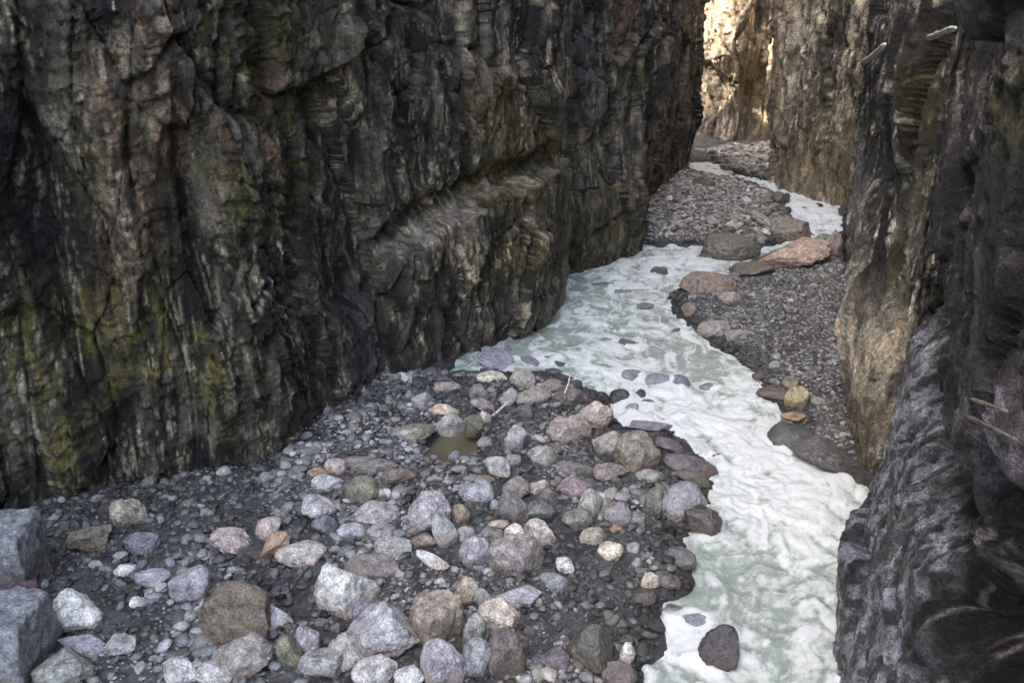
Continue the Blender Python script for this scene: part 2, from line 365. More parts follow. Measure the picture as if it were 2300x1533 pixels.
# ---- far cliff (beyond the bend) and the right-hand buttress it turns into
far_pts = [(-12, 66), (-4, 60), (3, 54.5), (8.5, 50.2)]+[tuple(G(*p)) for p in [(1640,333),(1740,330)]]+[(13.0, 43.5)]+[tuple(G(*p)) for p in
   [(1726,390),(1733,418),(1800,440),(1878,466)]]+[(14.5, 31.5), (18, 30)]
F_ = Cliff(far_pts, +1, lambda x, y: .055 if x > 7 else .3, zlevels(.06))
D = wall_relief(F_.SS, F_.ZZ, 21, amp=1.0, ribs=1.3)
for (x0, y0, x1, y1, a, sf) in [(1745,0,1775,330,.5,.25),(1600,170,1720,330,-.6,.6),(1780,0,1810,260,-.3,.2),(1850,130,1895,460,.3,.3),(1590,0,1690,150,.4,.5)]:
    D += a*F_.box(x0, y0, x1, y1, soft=sf, seed=int(x0))
col = wall_colour(F_.SS, F_.ZZ, 21, dark=(.10,.085,.065), mid=(.58,.51,.40), pale=(.75,.67,.54), pk=.85)
for (x0, y0, x1, y1, c, st) in [(1560,150,1740,335,(.12,.09,.06),.8),(1560,0,1660,120,(.42,.32,.22),.9),(1740,0,1775,330,(.46,.35,.25),.8),
     (1790,250,1900,440,(.25,.20,.13),.8),(1740,350,1880,460,(.30,.23,.14),.6),(1640,130,1740,240,OLIVE,.7)]:
    m = F_.box(x0, y0, x1, y1, soft=.5, wob=.8, seed=int(x0+y0)); col = mixc(col, st*m*(.45+.55*rag(F_, int(x0), 1.5)), c)
F_.build('cliff_far', D, col, [24, 24, 24, 24], M_CLIFF, warm=(1, .95, .85))

# ---- right cliff, middle stretch
mid_pts = [(19, 31.5), (14.5, 30.6), (11.9, 29.9)]+[tuple(G(*p)) for p in [(1884,545),(1893,600),(1912,690),(1925,760),(1915,860),(1915,930),(1922,1030),(1950,1085)]]+[(8.2, 13.4), (11, 12.6)]
Mc = Cliff(mid_pts, +1, lambda x, y: .03, zlevels(.03))
D = wall_relief(Mc.SS, Mc.ZZ, 33, amp=.62, ribs=1.2)
for (x0, y0, x1, y1, a, sf) in [(1925,700,2020,1000,.3,.3)]:
    D += a*Mc.box(x0, y0, x1, y1, soft=sf, seed=int(x0))
col = wall_colour(Mc.SS, Mc.ZZ+1.1*D, 33, mid=(.12, .115, .105), pale=(.44, .43, .39), pk=.95)
for (x0, y0, x1, y1, c, st) in [(1905,690,2030,960,(.55,.47,.37),.95),(1910,900,2010,1075,(.22,.16,.10),.7),(1890,30,1960,330,(.30,.27,.22),.6),(2010,100,2080,900,OLIVE,.5),
     (1900,330,1960,460,LILAC,.5),(1890,430,2010,680,(.20,.20,.185),.6)]:
    m = Mc.box(x0, y0, x1, y1, soft=.35, wob=.5, seed=int(x0+y0)); col = mixc(col, st*m*(.4+.6*rag(Mc, int(x0), 2.2)), c)
Mc.build('cliff_right', D, col, [20]*4, M_CLIFF, warm=(1.15, 1.1, 1.02))

# ---- near right cliff
near_pts = [(10.5, 14.6), (8.4, 14.3), (7.0, 13.7)]+[tuple(G(*p)) for p in [(1952,1095),(1940,1180),(1925,1290),(1900,1420),(1878,1540)]]+[(3.55, 7.4), (3.25, 6.0), (2.9, 4.4), (2.6, 2.5), (2.5, -1), (2.5, -7)]
N = Cliff(near_pts, +1, lambda x, y: .022 if y > 2.5 else .15, zlevels(.025))
rel = wall_relief(N.SS, N.ZZ, 47, amp=.72, ribs=.9)
yb = N.YY+.35*fbm(N.SS*.3, N.ZZ*.8, seed=92, o=3)
slab = (1-sst(3.2, 3.7, N.ZZ+.4*fbm(N.SS*.7, N.ZZ*.5, seed=90, o=2)))*sst(6.3, 6.7, yb)
rec = (1-sst(5.9, 6.5, yb))*(1-sst(4.2, 5.0, N.ZZ))
D = rel*(1-.2*slab)
D += np.where(N.ZZ < 3.2, -.07*np.maximum(N.ZZ, 0), -.22)-.85*rec
D -= .45*np.exp(-((N.ZZ-3.6)/.35)**2)*sst(6.3, 6.7, yb)
D += .12*sst(4.0, 4.6, N.ZZ)-.25*sst(6.5, 7.5, yb)*sst(3.4, 4, N.ZZ)
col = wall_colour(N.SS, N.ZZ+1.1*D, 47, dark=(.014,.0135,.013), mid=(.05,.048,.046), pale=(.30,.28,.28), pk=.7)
near_shade = 1-sst(5.6, 6.4, yb)
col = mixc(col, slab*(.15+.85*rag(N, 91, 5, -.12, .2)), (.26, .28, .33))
near_shade = np.maximum(near_shade, sst(4.6, 5.6, N.ZZ)*(1-sst(8, 10, yb)))
col = mixc(col, near_shade*.45, (.012, .0115, .011))  # shade of the recess and overhang painted into the rock colour
for (x0, y0, x1, y1, c, st) in [(2045,1230,2170,1640,(.55,.33,.17),1.),(2060,820,2190,1200,(.26,.24,.29),.8),(2080,230,2190,760,(.22,.21,.26),.6),(2230,150,2320,300,YEL,.5),(2080,500,2200,800,(.10,.095,.115),.6),(2040,850,2080,1100,(.10,.11,.13),.8)]:
    m = N.box(x0, y0, x1, y1, soft=.25, wob=.4, seed=int(x0+y0)); col = mixc(col, st*m*(.3+.7*rag(N, int(x0), 2.5)), c)
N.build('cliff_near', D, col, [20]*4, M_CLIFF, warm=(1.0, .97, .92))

# ------------------------------------------------------------------ ground sheet
gx = np.arange(-20, 22, .07); gy = np.concatenate([np.arange(-10, 7, .25), np.arange(7, 26, .055), np.arange(26, 60, .12), [64, 70]])
XX, YY = np.meshgrid(gx, gy, indexing='ij'); sd = river_sd(XX, YY); ZZ = ground_z(XX, YY, sd)
f1, f2, cid, _, _ = worley(XX*7, YY*7, 3); dry = sst(0, .3, sd)
ZZ += dry*(.022*(.5-f1)+.012*fbm(XX*9, YY*9, seed=6, o=2))
a = fbm(XX*1.2, YY*1.2, seed=12, o=4)
gc = mixc(np.zeros(XX.shape+(3,))+np.array((.030, .029, .027)), sst(-.5, .5, a), (.06, .057, .052))
gc = mixc(gc, sst(.2, .9, cid)*.5, (.15, .143, .133))
wet = 1-sst(-.05, .45, sd); gc = mixc(gc, wet*.7, (.04, .038, .036))
obj('ground', mesh_np('ground', np.stack([XX, YY, ZZ], -1).reshape(-1, 3), grid_faces(*XX.shape), M_SAND, gc.reshape(-1, 3)))['kind'] = 'structure'

# ------------------------------------------------------------------ stones
import bmesh
_ico = {}
def ico(sub):
    if sub not in _ico:
        bm = bmesh.new(); bmesh.ops.create_icosphere(bm, subdivisions=sub, radius=1)
        V = np.array([v.co[:] for v in bm.verts]); F = np.array([[v.index for v in f.verts] for f in bm.faces]); bm.free()
        V /= np.linalg.norm(V, axis=1)[:, None]; _ico[sub] = (V, F)
    return _ico[sub]
def rock_shape(seed, sub=4, ang=.5, detail=1.0):
    """unit stone; ang 0 = water-worn, 1 = broken block"""
    r = np.random.default_rng(seed); V, F = ico(sub); k = int(14-5*min(ang, 1))
    nrm = r.normal(size=(k, 3)); nrm /= np.linalg.norm(nrm, axis=1)[:, None]
    off = r.uniform(.62-.12*ang, .95, k)
    if ang > 1:                                          # squared block
        nrm = np.array([[1,0,0],[-1,0,0],[0,1,0],[0,-1,0],[0,0,1],[0,0,-1],[.6,.5,.6],[-.5,.6,-.6]])+r.normal(size=(8, 3))*.07; nrm /= np.linalg.norm(nrm, axis=1)[:, None]
        off = np.array([.6]*6+[.92, .95])
    dots = V@nrm.T
    t = np.where(dots > .05, off[None]/np.maximum(dots, .05), 9.)
    p = 7+22*ang; rad = ((t**-p).sum(1)+1.0)**(-1/p)
    W = V*rad[:, None]; s = seed*1.37
    W *= (1+detail*(.085*fbm(W[:, 0]*1.3+s, W[:, 1]*1.3, W[:, 2]*1.3, o=3, seed=seed % 50)+.055*fbm(W[:, 0]*5+s, W[:, 1]*5, W[:, 2]*5, o=3, seed=seed % 40, gain=.6)))[:, None]
    W /= np.abs(W).max(0)[None]
    return W, F
def rot(V, rx, ry, rz):
    cx, sx, cy, sy, cz, sz = math.cos(rx), math.sin(rx), math.cos(ry), math.sin(ry), math.cos(rz), math.sin(rz)
    V = V@np.array([[1,0,0],[0,cx,-sx],[0,sx,cx]]).T; V = V@np.array([[cy,0,sy],[0,1,0],[-sy,0,cy]]).T
    return V@np.array([[cz,-sz,0],[sz,cz,0],[0,0,1]]).T
GREY=(.30,.29,.30); LGREY=(.42,.41,.42); LIL=(.33,.31,.38); WHT=(.62,.60,.57); CREAM=(.58,.50,.38); TANR=(.40,.31,.22); BRN=(.23,.17,.12); DBR=(.10,.075,.06); DRK=(.045,.043,.045)
SLATE=(.17,.17,.22); OLV=(.20,.185,.11); ORG=(.46,.25,.13); PNK=(.46,.35,.31); YLW=(.33,.28,.12); TEAL=(.18,.24,.23); PURP=(.17,.13,.17)
# x, y, w, h, colour, angular, roll(deg, + = right end lower), wet, label
B = [
(165,1383,98,78,WHT,.25,0,0,"round white boulder with a rusty underside, right of the two big slabs"),
(535,1398,135,120,(.17,.13,.08),.6,0,0,"large olive brown pyramid-shaped boulder with a pale slab leaning on it"),
(608,1392,120,52,(.55,.57,.60),.5,38,0,"white speckled slab leaning against the olive brown boulder"),
(430,1320,78,66,LIL,.7,0,0,"lilac grey peaked boulder behind the olive brown one"),
(310,1355,30,26,WHT,.6,0,0,"small bright white stone right of the round white boulder"),
(280,1280,42,26,WHT,.3,0,0,"small pinkish white oval stone on the left of the bar"),
(525,1216,90,46,PNK,.3,6,0,"pinkish white flat oval boulder next to the still wet patch"),
(210,1207,90,52,OLV,.6,0,0,"olive brown block at the dark foot of the left cliff"),
(288,1155,62,66,TANR,.7,0,0,"tan upright rock standing against the dark foot of the left cliff"),
(320,1218,64,42,SLATE,.6,0,0,"purple grey rock just below the tan upright one"),
(340,1297,72,40,LIL,.4,0,0,"lilac oval rock on the left of the bar"),
(180,1448,90,34,LIL,.5,3,0,"flat lilac slab just below the round white boulder"),
(262,1448,74,34,GREY,.5,-8,0,"flat grey slab tilted up at its right end near the bottom left"),
(150,1500,110,66,(.24,.25,.22),.6,0,0,"greenish grey block at the bottom left beside the big slab"),
(405,1512,76,54,LGREY,.3,0,0,"pale round boulder at the bottom edge, left of the brown angular one"),
(545,1480,112,84,(.30,.26,.23),.8,0,0,"brown grey angular boulder in front of the olive brown pyramid"),
(480,1518,80,50,LGREY,.4,0,0,"pale grey boulder cut by the bottom edge"),
(605,1190,54,40,PNK,.3,0,0,"pale pink round stone behind the rust coloured one"),
(616,1225,72,44,ORG,.6,-35,0,"rust brown stone standing tilted beside the striped oval"),
(675,1243,92,52,(.50,.44,.38),.35,8,0,"tan and blue grey striped oval boulder with pointed ends"),
(710,1140,78,48,LGREY,.5,5,0,"grey boulder with rust coloured underside on the middle left"),
(730,1180,54,42,SLATE,.5,25,0,"slate blue stone below the rust-bottomed grey boulder"),
(735,1086,64,34,LGREY,.3,0,0,"pale greenish grey flat stone near the left cliff"),
(755,1048,44,32,PNK,.3,0,0,"orange pink round stone close to the left cliff"),
(714,1062,38,22,ORG,.4,0,0,"small orange stone close to the left cliff"),
(825,1046,125,34,(.22,.19,.17),.6,0,0,"long low brown slab near the pool"),
(895,1072,70,34,BRN,.6,0,0,"brown flat stone right of the long low slab"),
(820,1106,78,56,OLV,.4,0,0,"olive grey rounded boulder in the middle of the bar"),
(868,1113,34,26,LGREY,.3,0,0,"small pale stone right of the olive grey boulder"),
(848,1156,90,52,(.38,.34,.34),.8,0,0,"pinkish grey flat-topped slab in the middle of the bar"),
(790,1196,58,34,(.33,.36,.42),.4,0,0,"bluish stone under the pinkish slab"),
(856,1196,64,36,GREY,.5,0,0,"grey brown stone right of the bluish one"),
(958,1160,98,82,(.36,.33,.38),.45,0,0,"big lilac grey boulder with a brown foot in the middle of the bar"),
(1033,1158,40,38,TANR,.3,0,0,"small round tan stone right of the big lilac boulder"),
(1000,1202,48,66,(.36,.36,.38),.9,-25,0,"white and dark angular stone standing on end"),
(885,1230,78,50,(.40,.41,.36),.5,10,0,"pale greenish pentagonal boulder"),
(955,1215,52,30,BRN,.4,0,0,"brown stone under the big lilac boulder"),
(968,1262,90,26,WHT,.7,30,0,"whitish long splintered stone lying aslant"),
(1065,1246,64,64,LIL,.15,0,0,"round lilac grey boulder left of the big two-toned one"),
(1165,1258,126,90,(.34,.29,.28),.45,8,0,"biggest boulder of the bar, grey above and brown below"),
(780,1327,118,98,(.56,.54,.52),.55,0,0,"big whitish pink flecked boulder with a blunt lower corner"),
(835,1275,110,50,(.26,.22,.20),.7,0,0,"brown layered slab behind the big whitish boulder"),
(865,1420,140,104,(.36,.36,.40),.35,8,0,"big smooth blue grey boulder near the bottom centre"),
(820,1372,50,40,SLATE,.4,-30,0,"slate stone between the whitish and the blue grey boulders"),
(978,1402,108,100,(.33,.25,.18),.4,15,0,"big rounded brown boulder right of the blue grey one"),
(1045,1330,56,50,(.50,.40,.28),.25,0,0,"round tan stone left of the lilac flat boulder"),
(1083,1345,42,36,(.38,.39,.33),.3,0,0,"small pale greenish stone right of the round tan one"),
(1155,1345,108,50,LIL,.45,4,0,"flat lilac boulder below the biggest two-toned one"),
(1130,1388,104,64,CREAM,.6,5,0,"cream white boulder with dark cracks"),
(1076,1425,62,66,(.30,.30,.29),.4,0,0,"mottled grey round boulder below the cream one"),
(1032,1322,36,30,SLATE,.5,0,0,"small slate stone beside the round tan stone"),
(1245,1310,64,38,(.22,.24,.29),.5,10,0,"blue grey stone with an olive foot on the wet gravel"),
(1270,1272,38,36,(.55,.57,.62),.9,0,0,"small white angular stone on the wet gravel"),
(1140,1482,80,96,(.17,.13,.12),.7,0,0,"dark brown block near the bottom of the bar"),
(1065,1492,70,80,(.22,.24,.28),.8,15,0,"blue and black angular boulder cut by the bottom edge"),
(990,1503,96,92,LIL,.6,0,0,"large lilac boulder cut by the bottom edge"),
(786,1470,90,72,(.36,.33,.30),.8,20,0,"angular brown and white boulder near the bottom centre"),
(730,1490,100,60,GREY,.6,-8,0,"grey wedge-shaped boulder at the bottom, left of the angular one"),
(845,1512,92,56,LGREY,.5,5,0,"pale grey brown boulder cut by the bottom edge, below the blue grey one"),
(920,1522,60,40,(.44,.47,.50),.3,0,0,"pale bluish stone at the bottom edge"),
(655,1470,50,60,OLV,.5,-10,0,"olive upright stone below the speckled slab"),
(690,1445,54,60,LIL,.5,15,0,"small lilac stone beside the olive upright one"),
(1330,1466,94,88,(.085,.08,.065),.5,0,1,"dark wet boulder at the bottom right of the bar"),
(1411,1476,32,44,WHT,.8,0,0,"small white block right of the dark wet boulder"),
(1390,1516,70,50,(.12,.08,.075),.6,0,1,"dark reddish block at the bottom edge near the water"),
(1250,1480,60,50,PURP,.5,0,0,"purplish stone left of the dark wet boulder"),
(1370,1236,52,40,CREAM,.2,-12,0,"smooth cream oval stone near the water"),
(1333,1206,56,36,(.36,.33,.26),.4,0,0,"grey tan stone behind the smooth cream oval"),
(1382,1188,26,17,ORG,.2,0,0,"small bright orange stone near the water"),
(1213,1200,62,52,(.46,.42,.38),.45,0,0,"pale mottled boulder with pink flecks in the middle of the bar"),
(1153,1196,48,34,WHT,.5,5,0,"small white stone left of the pale mottled boulder"),
(1119,1176,48,20,TANR,.4,0,0,"flat tan stone right of the angular upright one"),
(1108,1198,50,26,(.24,.22,.19),.4,0,0,"flat grey brown stone under the flat tan one"),
(1046,1203,42,32,GREY,.5,0,0,"grey stone above the round lilac boulder"),
(1208,1152,66,44,(.15,.16,.16),.4,0,0,"dark green grey boulder behind the pale mottled one"),
(1150,1142,64,62,(.22,.20,.20),.45,0,0,"brown grey block in the crowd of boulders on the bar"),
(1297,1170,62,42,(.22,.21,.20),.4,0,0,"grey boulder behind the grey tan stone"),
(1327,1136,52,62,(.34,.35,.33),.35,-20,0,"pale grey upright boulder leaning to the right"),
(1387,1158,58,44,(.28,.25,.30),.4,0,0,"lilac brown boulder right of the pale upright one"),
(1430,1168,44,36,(.20,.19,.18),.4,0,0,"dark grey stone near the big slate boulder"),
(1290,1096,72,46,(.30,.20,.22),.35,5,0,"reddish purple boulder in the crowd on the bar"),
(1153,1100,66,44,(.27,.23,.20),.4,0,0,"rounded grey brown boulder left of the pale tan wedge"),
(1210,1096,44,38,(.46,.38,.30),.6,-25,0,"pale tan wedge between two brown boulders"),
(1232,1122,46,40,(.17,.16,.16),.5,0,0,"dark stone below the pale tan wedge"),
(1074,1104,78,46,(.33,.35,.40),.5,0,0,"blue grey boulder with pale bands"),
(1536,1134,92,76,(.21,.20,.25),.45,0,1,"large slate purple boulder at the water's edge"),
(1572,1172,84,54,(.085,.06,.055),.6,0,1,"large dark brown boulder at the water's edge"),
(1473,1132,46,52,(.17,.17,.16),.4,0,0,"dark grey stone left of the slate purple boulder"),
(1550,1046,112,36,(.13,.095,.115),.6,12,1,"dark purple slab pointing into the rapids"),
(1556,1076,74,32,(.14,.14,.11),.35,12,1,"dark olive stone under the purple slab"),
(1460,1068,58,26,(.27,.28,.25),.3,5,0,"pale greenish flat stone left of the dark olive one"),
(1430,1026,90,78,(.26,.22,.175),.35,0,0,"big brown grey boulder at the right of the bar"),
(1368,1000,66,56,(.32,.28,.24),.6,0,0,"layered tan boulder left of the big brown grey one"),
(1272,968,98,62,(.36,.28,.25),.35,8,0,"broad pinkish brown boulder with olive foot"),
(1336,933,74,56,(.45,.35,.30),.3,0,0,"round pink tan boulder at the head of the bar"),
(1165,990,60,54,(.29,.28,.31),.5,0,0,"bluish and brown boulder left of the broad pinkish one"),
(1220,1026,62,42,(.33,.31,.28),.5,0,0,"banded grey boulder below the bluish and brown one"),
(1290,1052,80,34,(.22,.20,.18),.4,6,0,"flat brown boulder above the reddish purple one"),
(1372,1062,80,34,(.26,.20,.19),.5,10,0,"flat reddish brown slab below the big brown grey boulder"),
(1116,1052,58,42,(.44,.46,.44),.25,0,0,"pale dome-shaped stone below the pool"),
(1086,1076,46,18,BRN,.3,0,0,"small brown flat stone below the pale dome"),
(1010,962,64,56,(.36,.36,.31),.35,0,0,"round pale and tan boulder at the edge of the pool"),
(935,970,90,40,(.26,.22,.15),.6,-10,0,"brown wedge boulder with bluish top left of the pool"),
(1064,957,40,42,OLV,.5,0,0,"dark olive stone right of the round boulder by the pool"),
(1090,942,26,30,PNK,.3,0,0,"small pinkish egg-shaped stone above the pool"),
(1000,920,62,24,(.55,.40,.26),.6,0,0,"orange cream flat stone above the pool"),
(948,905,44,44,GREY,.6,0,0,"grey blocky stone near the left cliff above the pool"),
(1005,868,58,22,(.33,.27,.21),.6,0,0,"tan brown flat rock near the small green inlet"),
(1105,850,62,30,CREAM,.5,0,0,"cream rock at the head of the bar"),
(1175,856,54,42,(.36,.32,.28),.5,0,0,"beige blocky boulder right of the cream rock"),
(1238,866,74,24,(.30,.22,.18),.5,0,1,"flat brown boulder right of the beige blocky one"),
(1190,890,92,36,(.30,.26,.22),.6,-12,0,"grey brown wedge at the head of the bar"),
(1145,896,44,34,GREY,.5,0,0,"small grey stone left of the grey brown wedge"),
(1085,911,56,26,(.30,.26,.24),.6,20,0,"sloping brown grey stone above the pinkish egg"),
(1078,884,46,34,(.20,.20,.19),.6,0,0,"dark grey rock below the cream one"),
(1284,896,70,48,(.13,.10,.085),.6,0,1,"dark brown broken boulder at the head of the bar"),
(1352,902,32,34,DRK,.4,0,1,"small black boulder left of the two in the foam"),
(1391,897,48,36,(.04,.045,.04),.4,0,1,"black boulder standing in the foam"),
(1435,890,30,26,(.05,.05,.045),.4,0,1,"small black boulder right of the one in the foam"),
(1421,921,34,24,(.20,.22,.28),.3,0,1,"bluish stone awash under the two black ones"),
(1430,946,48,22,(.07,.055,.045),.4,0,1,"dark low boulder in the side channel"),
(1122,812,96,46,(.25,.27,.37),.45,20,1,"long blue purple boulder by the green inlet"),
(1190,812,50,20,SLATE,.4,15,1,"slate rock awash right of the blue purple boulder"),
(1236,804,44,13,(.07,.08,.10),.4,5,1,"low dark rock awash, uppermost of four in the shallows"),
(1258,818,36,13,(.06,.07,.09),.4,5,1,"low dark rock awash, second of four in the shallows"),
(1240,833,40,12,(.07,.08,.10),.4,0,1,"low dark rock awash, third of four in the shallows"),
(1264,847,44,14,(.06,.07,.08),.4,5,1,"low dark rock awash, lowest of four in the shallows"),
(1292,862,34,18,(.06,.07,.08),.4,0,1,"dark rock between the shallows and the broken boulder"),
(1462,958,90,24,(.16,.15,.22),.5,5,1,"low purple slab awash below the foam"),
(1520,962,48,22,(.12,.11,.16),.5,5,1,"small purple rock awash beside the low slab"),
(1500,1000,60,30,(.14,.12,.16),.5,5,1,"dark lilac rock behind the purple slab pointing into the rapids"),
(1420,845,46,24,(.16,.19,.24),.3,0,1,"blue rock in mid river, left of three in the rapids"),
(1478,853,60,30,(.17,.19,.26),.4,5,1,"blue rock in mid river, middle of three in the rapids"),
(1526,858,46,26,(.15,.17,.25),.4,8,1,"blue rock in mid river, right of three in the rapids"),
(1415,771,46,18,(.07,.08,.06),.3,8,1,"dark mossy rock just above the river in mid channel"),
(1355,767,56,14,(.16,.19,.26),.3,0,1,"blue grey rock awash left of the mossy one"),
(1477,612,42,22,(.09,.09,.09),.4,0,1,"dark stone in the upper pool of the river"),
(1450,686,36,12,(.12,.14,.13),.3,0,1,"low grey rock awash in mid river"),
(1350,640,50,12,(.12,.16,.18),.3,0,1,"low bluish rock awash near the left cliff corner"),
(1395,655,44,10,(.12,.16,.16),.3,0,1,"flat rock awash above the low grey one"),
(1590,642,112,48,(.26,.18,.14),.7,-8,0,"broken brown boulder at the head of the right gravel bank"),
(1640,672,48,26,(.28,.24,.23),.2,0,0,"smooth oval stone below the broken brown boulder"),
(1551,698,36,30,(.24,.17,.14),.4,0,0,"brown round stone on the right bank's edge"),
(1528,668,30,20,DRK,.5,0,1,"small black stone at the tip of the right bank"),
(1610,735,80,34,(.27,.24,.23),.6,-15,0,"grey slab sloping to the water on the right bank"),
(1655,755,56,24,(.26,.23,.22),.6,-10,0,"smaller grey slab behind the sloping one"),
(1790,900,48,42,YLW,.5,0,0,"yellow lichen-stained boulder on the right bank"),
(1783,936,52,22,(.36,.22,.08),.5,0,0,"rust and yellow flat stone below the lichen-stained boulder"),
(1781,860,42,26,OLV,.4,0,0,"olive stone above the yellow boulder"),
(1775,975,90,50,(.07,.08,.085),.35,5,1,"black glossy boulder at the river's edge on the right"),
(1850,1022,160,64,(.10,.085,.09),.6,22,1,"long dark purple boulder sloping into the river on the right"),
(1735,885,66,28,(.12,.08,.06),.6,0,1,"dark red brown stone at the right bank's edge"),
(1712,845,40,24,(.09,.08,.07),.6,0,1,"dark stone on the right bank above the red brown one"),
(1635,560,118,52,(.13,.12,.09),.35,3,1,"big round dark olive boulder in the upper river"),
(1780,575,152,50,(.42,.27,.18),.65,-17,0,"long orange brown boulder lying across the channel"),
(1868,556,50,58,(.25,.20,.17),.5,0,0,"brown grey boulder wedged between the orange one and the right cliff"),
(1850,540,30,22,TEAL,.5,0,0,"small teal stone on the end of the orange boulder"),
(1690,608,92,32,(.12,.10,.075),.6,-8,1,"dark wedge rock under the orange boulder"),
(1712,544,30,20,TEAL,.3,0,1,"small teal stone behind the big olive boulder"),
(1785,516,92,52,(.22,.18,.135),.3,5,0,"domed brown boulder at the tip of the upper gravel island"),
(1722,500,80,18,(.34,.30,.26),.8,32,0,"straight tan slab lying aslant on the upper gravel island"),
(1745,448,34,24,(.08,.075,.05),.5,0,1,"dark olive rock at the far channel's edge"),
(1766,450,20,22,(.05,.055,.055),.5,0,1,"small dark rock standing in the far channel"),
(1582,412,46,24,(.20,.14,.09),.5,0,0,"brown rock on the far end of the upper gravel island"),
(1632,518,36,20,(.10,.09,.085),.5,0,0,"dark rock in the middle of the upper gravel island"),
(1690,480,60,20,(.20,.17,.15),.6,0,0,"low brown rock in the middle of the upper gravel island"),
(1622,1462,84,80,(.045,.035,.038),.45,10,1,"black boulder standing in the river at the bottom"),
(1560,1395,70,30,(.18,.20,.28),.4,0,1,"bluish rock awash near the bottom of the bar"),
(1500,1300,70,34,(.12,.09,.085),.5,0,1,"dark brown rock on the wet rim of the bar"),
(1450,1345,60,36,(.09,.07,.065),.6,0,1,"dark block behind the wet rim of the bar"),
(1460,1305,46,28,CREAM,.8,10,0,"cream broken stone near the wet rim of the bar"),
(1312,662,30,10,(.12,.15,.16),.4,0,1,"tiny rock awash beside the left cliff corner"),
(1335,712,26,10,(.13,.16,.17),.4,0,1,"tiny blue grey rock just breaking the surface above the mid river rocks"),
(1520,742,24,10,(.10,.11,.10),.5,0,1,"tiny dark rock in the river beside the sloping grey slab"),
(1455,905,34,16,(.10,.11,.13),.5,0,1,"small dark rock in the foam right of the two black ones"),
(1590,868,40,14,(.16,.18,.22),.4,0,1,"low grey rock awash right of the three blue ones in the rapids"),
(1612,1028,26,16,(.13,.11,.11),.5,0,1,"small brown rock alone in the white rapids"),
(1838,462,18,12,(.06,.06,.055),.5,0,1,"tiny dark rock at the far edge of the far channel"),
(1800,470,20,10,(.07,.07,.06),.5,0,1,"tiny dark rock in the middle of the far channel"),
(1512,1368,44,24,(.12,.12,.15),.5,0,1,"small dark rock in the side water at the bottom of the bar"),
(1530,1255,60,40,(.11,.10,.10),.5,10,1,"dark rounded rock at the inner corner of the river's edge"),
]
def place(px, py, w, h):
    g = G(px, py, .15); t = np.hypot(np.hypot(*g), CAM_H-.15)
    for _ in range(3):
        t = np.linalg.norm([g[0], g[1], CAM_H])
        W = w/FPX*t; al = math.atan2(CAM_H, np.hypot(*g)); Hh = h/FPX*t
        Dp = min(W*.85, Hh/math.sin(al)*.8); H = math.sqrt(max(Hh**2-(Dp*math.sin(al))**2, (.3*min(W, Dp))**2))/math.cos(al)
        gz = float(ground_z(np.array([g[0]]), np.array([g[1]]))[0]); gz = max(gz, -.02)
        zc = gz+.20*H; g = G(px, py, zc)
    return g, zc, W, Dp, H
occ = []
for i, (px, py, w, h, c, ang, roll, wet, lab) in enumerate(B):
    w, h = w*1.13, h*1.13; g, zc, W, Dp, H = place(px, py, w, h)
    sub = 6 if w > 70 else (5 if w > 40 else 4)
    V, F = rock_shape(100+i, sub, ang if ang < .25 else min(1, ang+.4)); V = V*np.array([W, Dp, H*1.3])/2
    V = rot(V, 0, R(roll), R(random.uniform(-14, 14)))
    o = obj('boulder' if w > 60 else 'stone', mesh_np('boulder', V, F, M_WET if wet else M_ROCK))
    o.location = (g[0], g[1], zc); mc_ = sum(c)/3; o.color = (*[(mc_+(x-mc_)*.55)*f_ *1.12 for x, f_ in zip(c, (1.04, 1.0, .92))], 1)
    tag(o, lab, 'boulder' if w > 60 else 'stone'); occ.append((g[0], g[1], max(W, Dp)/2))
occ = [tuple(o) for o in occ]
# the two big foreground slabs at the left edge with a log between them
def big(px, py, w, h, c, ang, zc, Y, size, roll, lab, seed, yaw=0, mat=None, cat='boulder'):
    V, F = rock_shape(seed, 6, ang); V = rot(V*np.array(size)/2, 0, R(roll), R(yaw))
    d = ray(px, py); t = Y/d[1]
    o = obj('boulder', mesh_np('boulder', V, F, mat or M_ROCK)); o.location = (d[0]*t, Y, CAM_H+d[2]*t); o.color = (*c, 1)
    tag(o, lab, cat); return o
big(2,1252,0,0,(.24,.24,.235),1.6,0,10.0,(1.1,.8,1.25),4,"tall grey slab at the left edge, above the dark log",603)
big(-6,1455,0,0,(.27,.27,.27),1.6,0,8.5,(1.15,1.0,1.45),2,"large pale grey slab at the bottom left corner, below the dark log",602)

# ------------------------------------------------------------------ water
CL = np.array([G(*p) for p in [(1700,1900),(1740,1533),(1760,1300),(1770,1150),(1690,1020),(1600,920),(1500,830),(1400,740),(1390,660),(1480,595),(1640,572),(1780,553),(1850,500),(1790,450),(1700,408),(1600,380),(1550,372)]])
cs = np.concatenate([[0], np.cumsum(np.hypot(*np.diff(CL, axis=0).T))])
def flow(X, Y):
    best = np.full(X.shape, 1e9); U = np.zeros(X.shape); Vv = np.zeros(X.shape)
    for i in range(len(CL)-1):
        a = CL[i]; ab = CL[i+1]-a; Ls = ab@ab; t = np.clip(((X-a[0])*ab[0]+(Y-a[1])*ab[1])/Ls, 0, 1)
        dx = X-a[0]-t*ab[0]; dy = Y-a[1]-t*ab[1]; d = np.hypot(dx, dy); m = d < best
        best = np.where(m, d, best); U = np.where(m, cs[i]+t*math.sqrt(Ls), U); Vv = np.where(m, np.sign(ab[0]*dy-ab[1]*dx)*d, Vv)
    return U, Vv
wx = np.arange(-3, 15.5, .035); wy = np.concatenate([np.arange(4, 8, .1), np.arange(8, 24, .035), np.arange(24, 50, .07)])
XX, YY = np.meshgrid(wx, wy, indexing='ij'); sd = river_sd(XX, YY); U, Vv = flow(XX, YY)
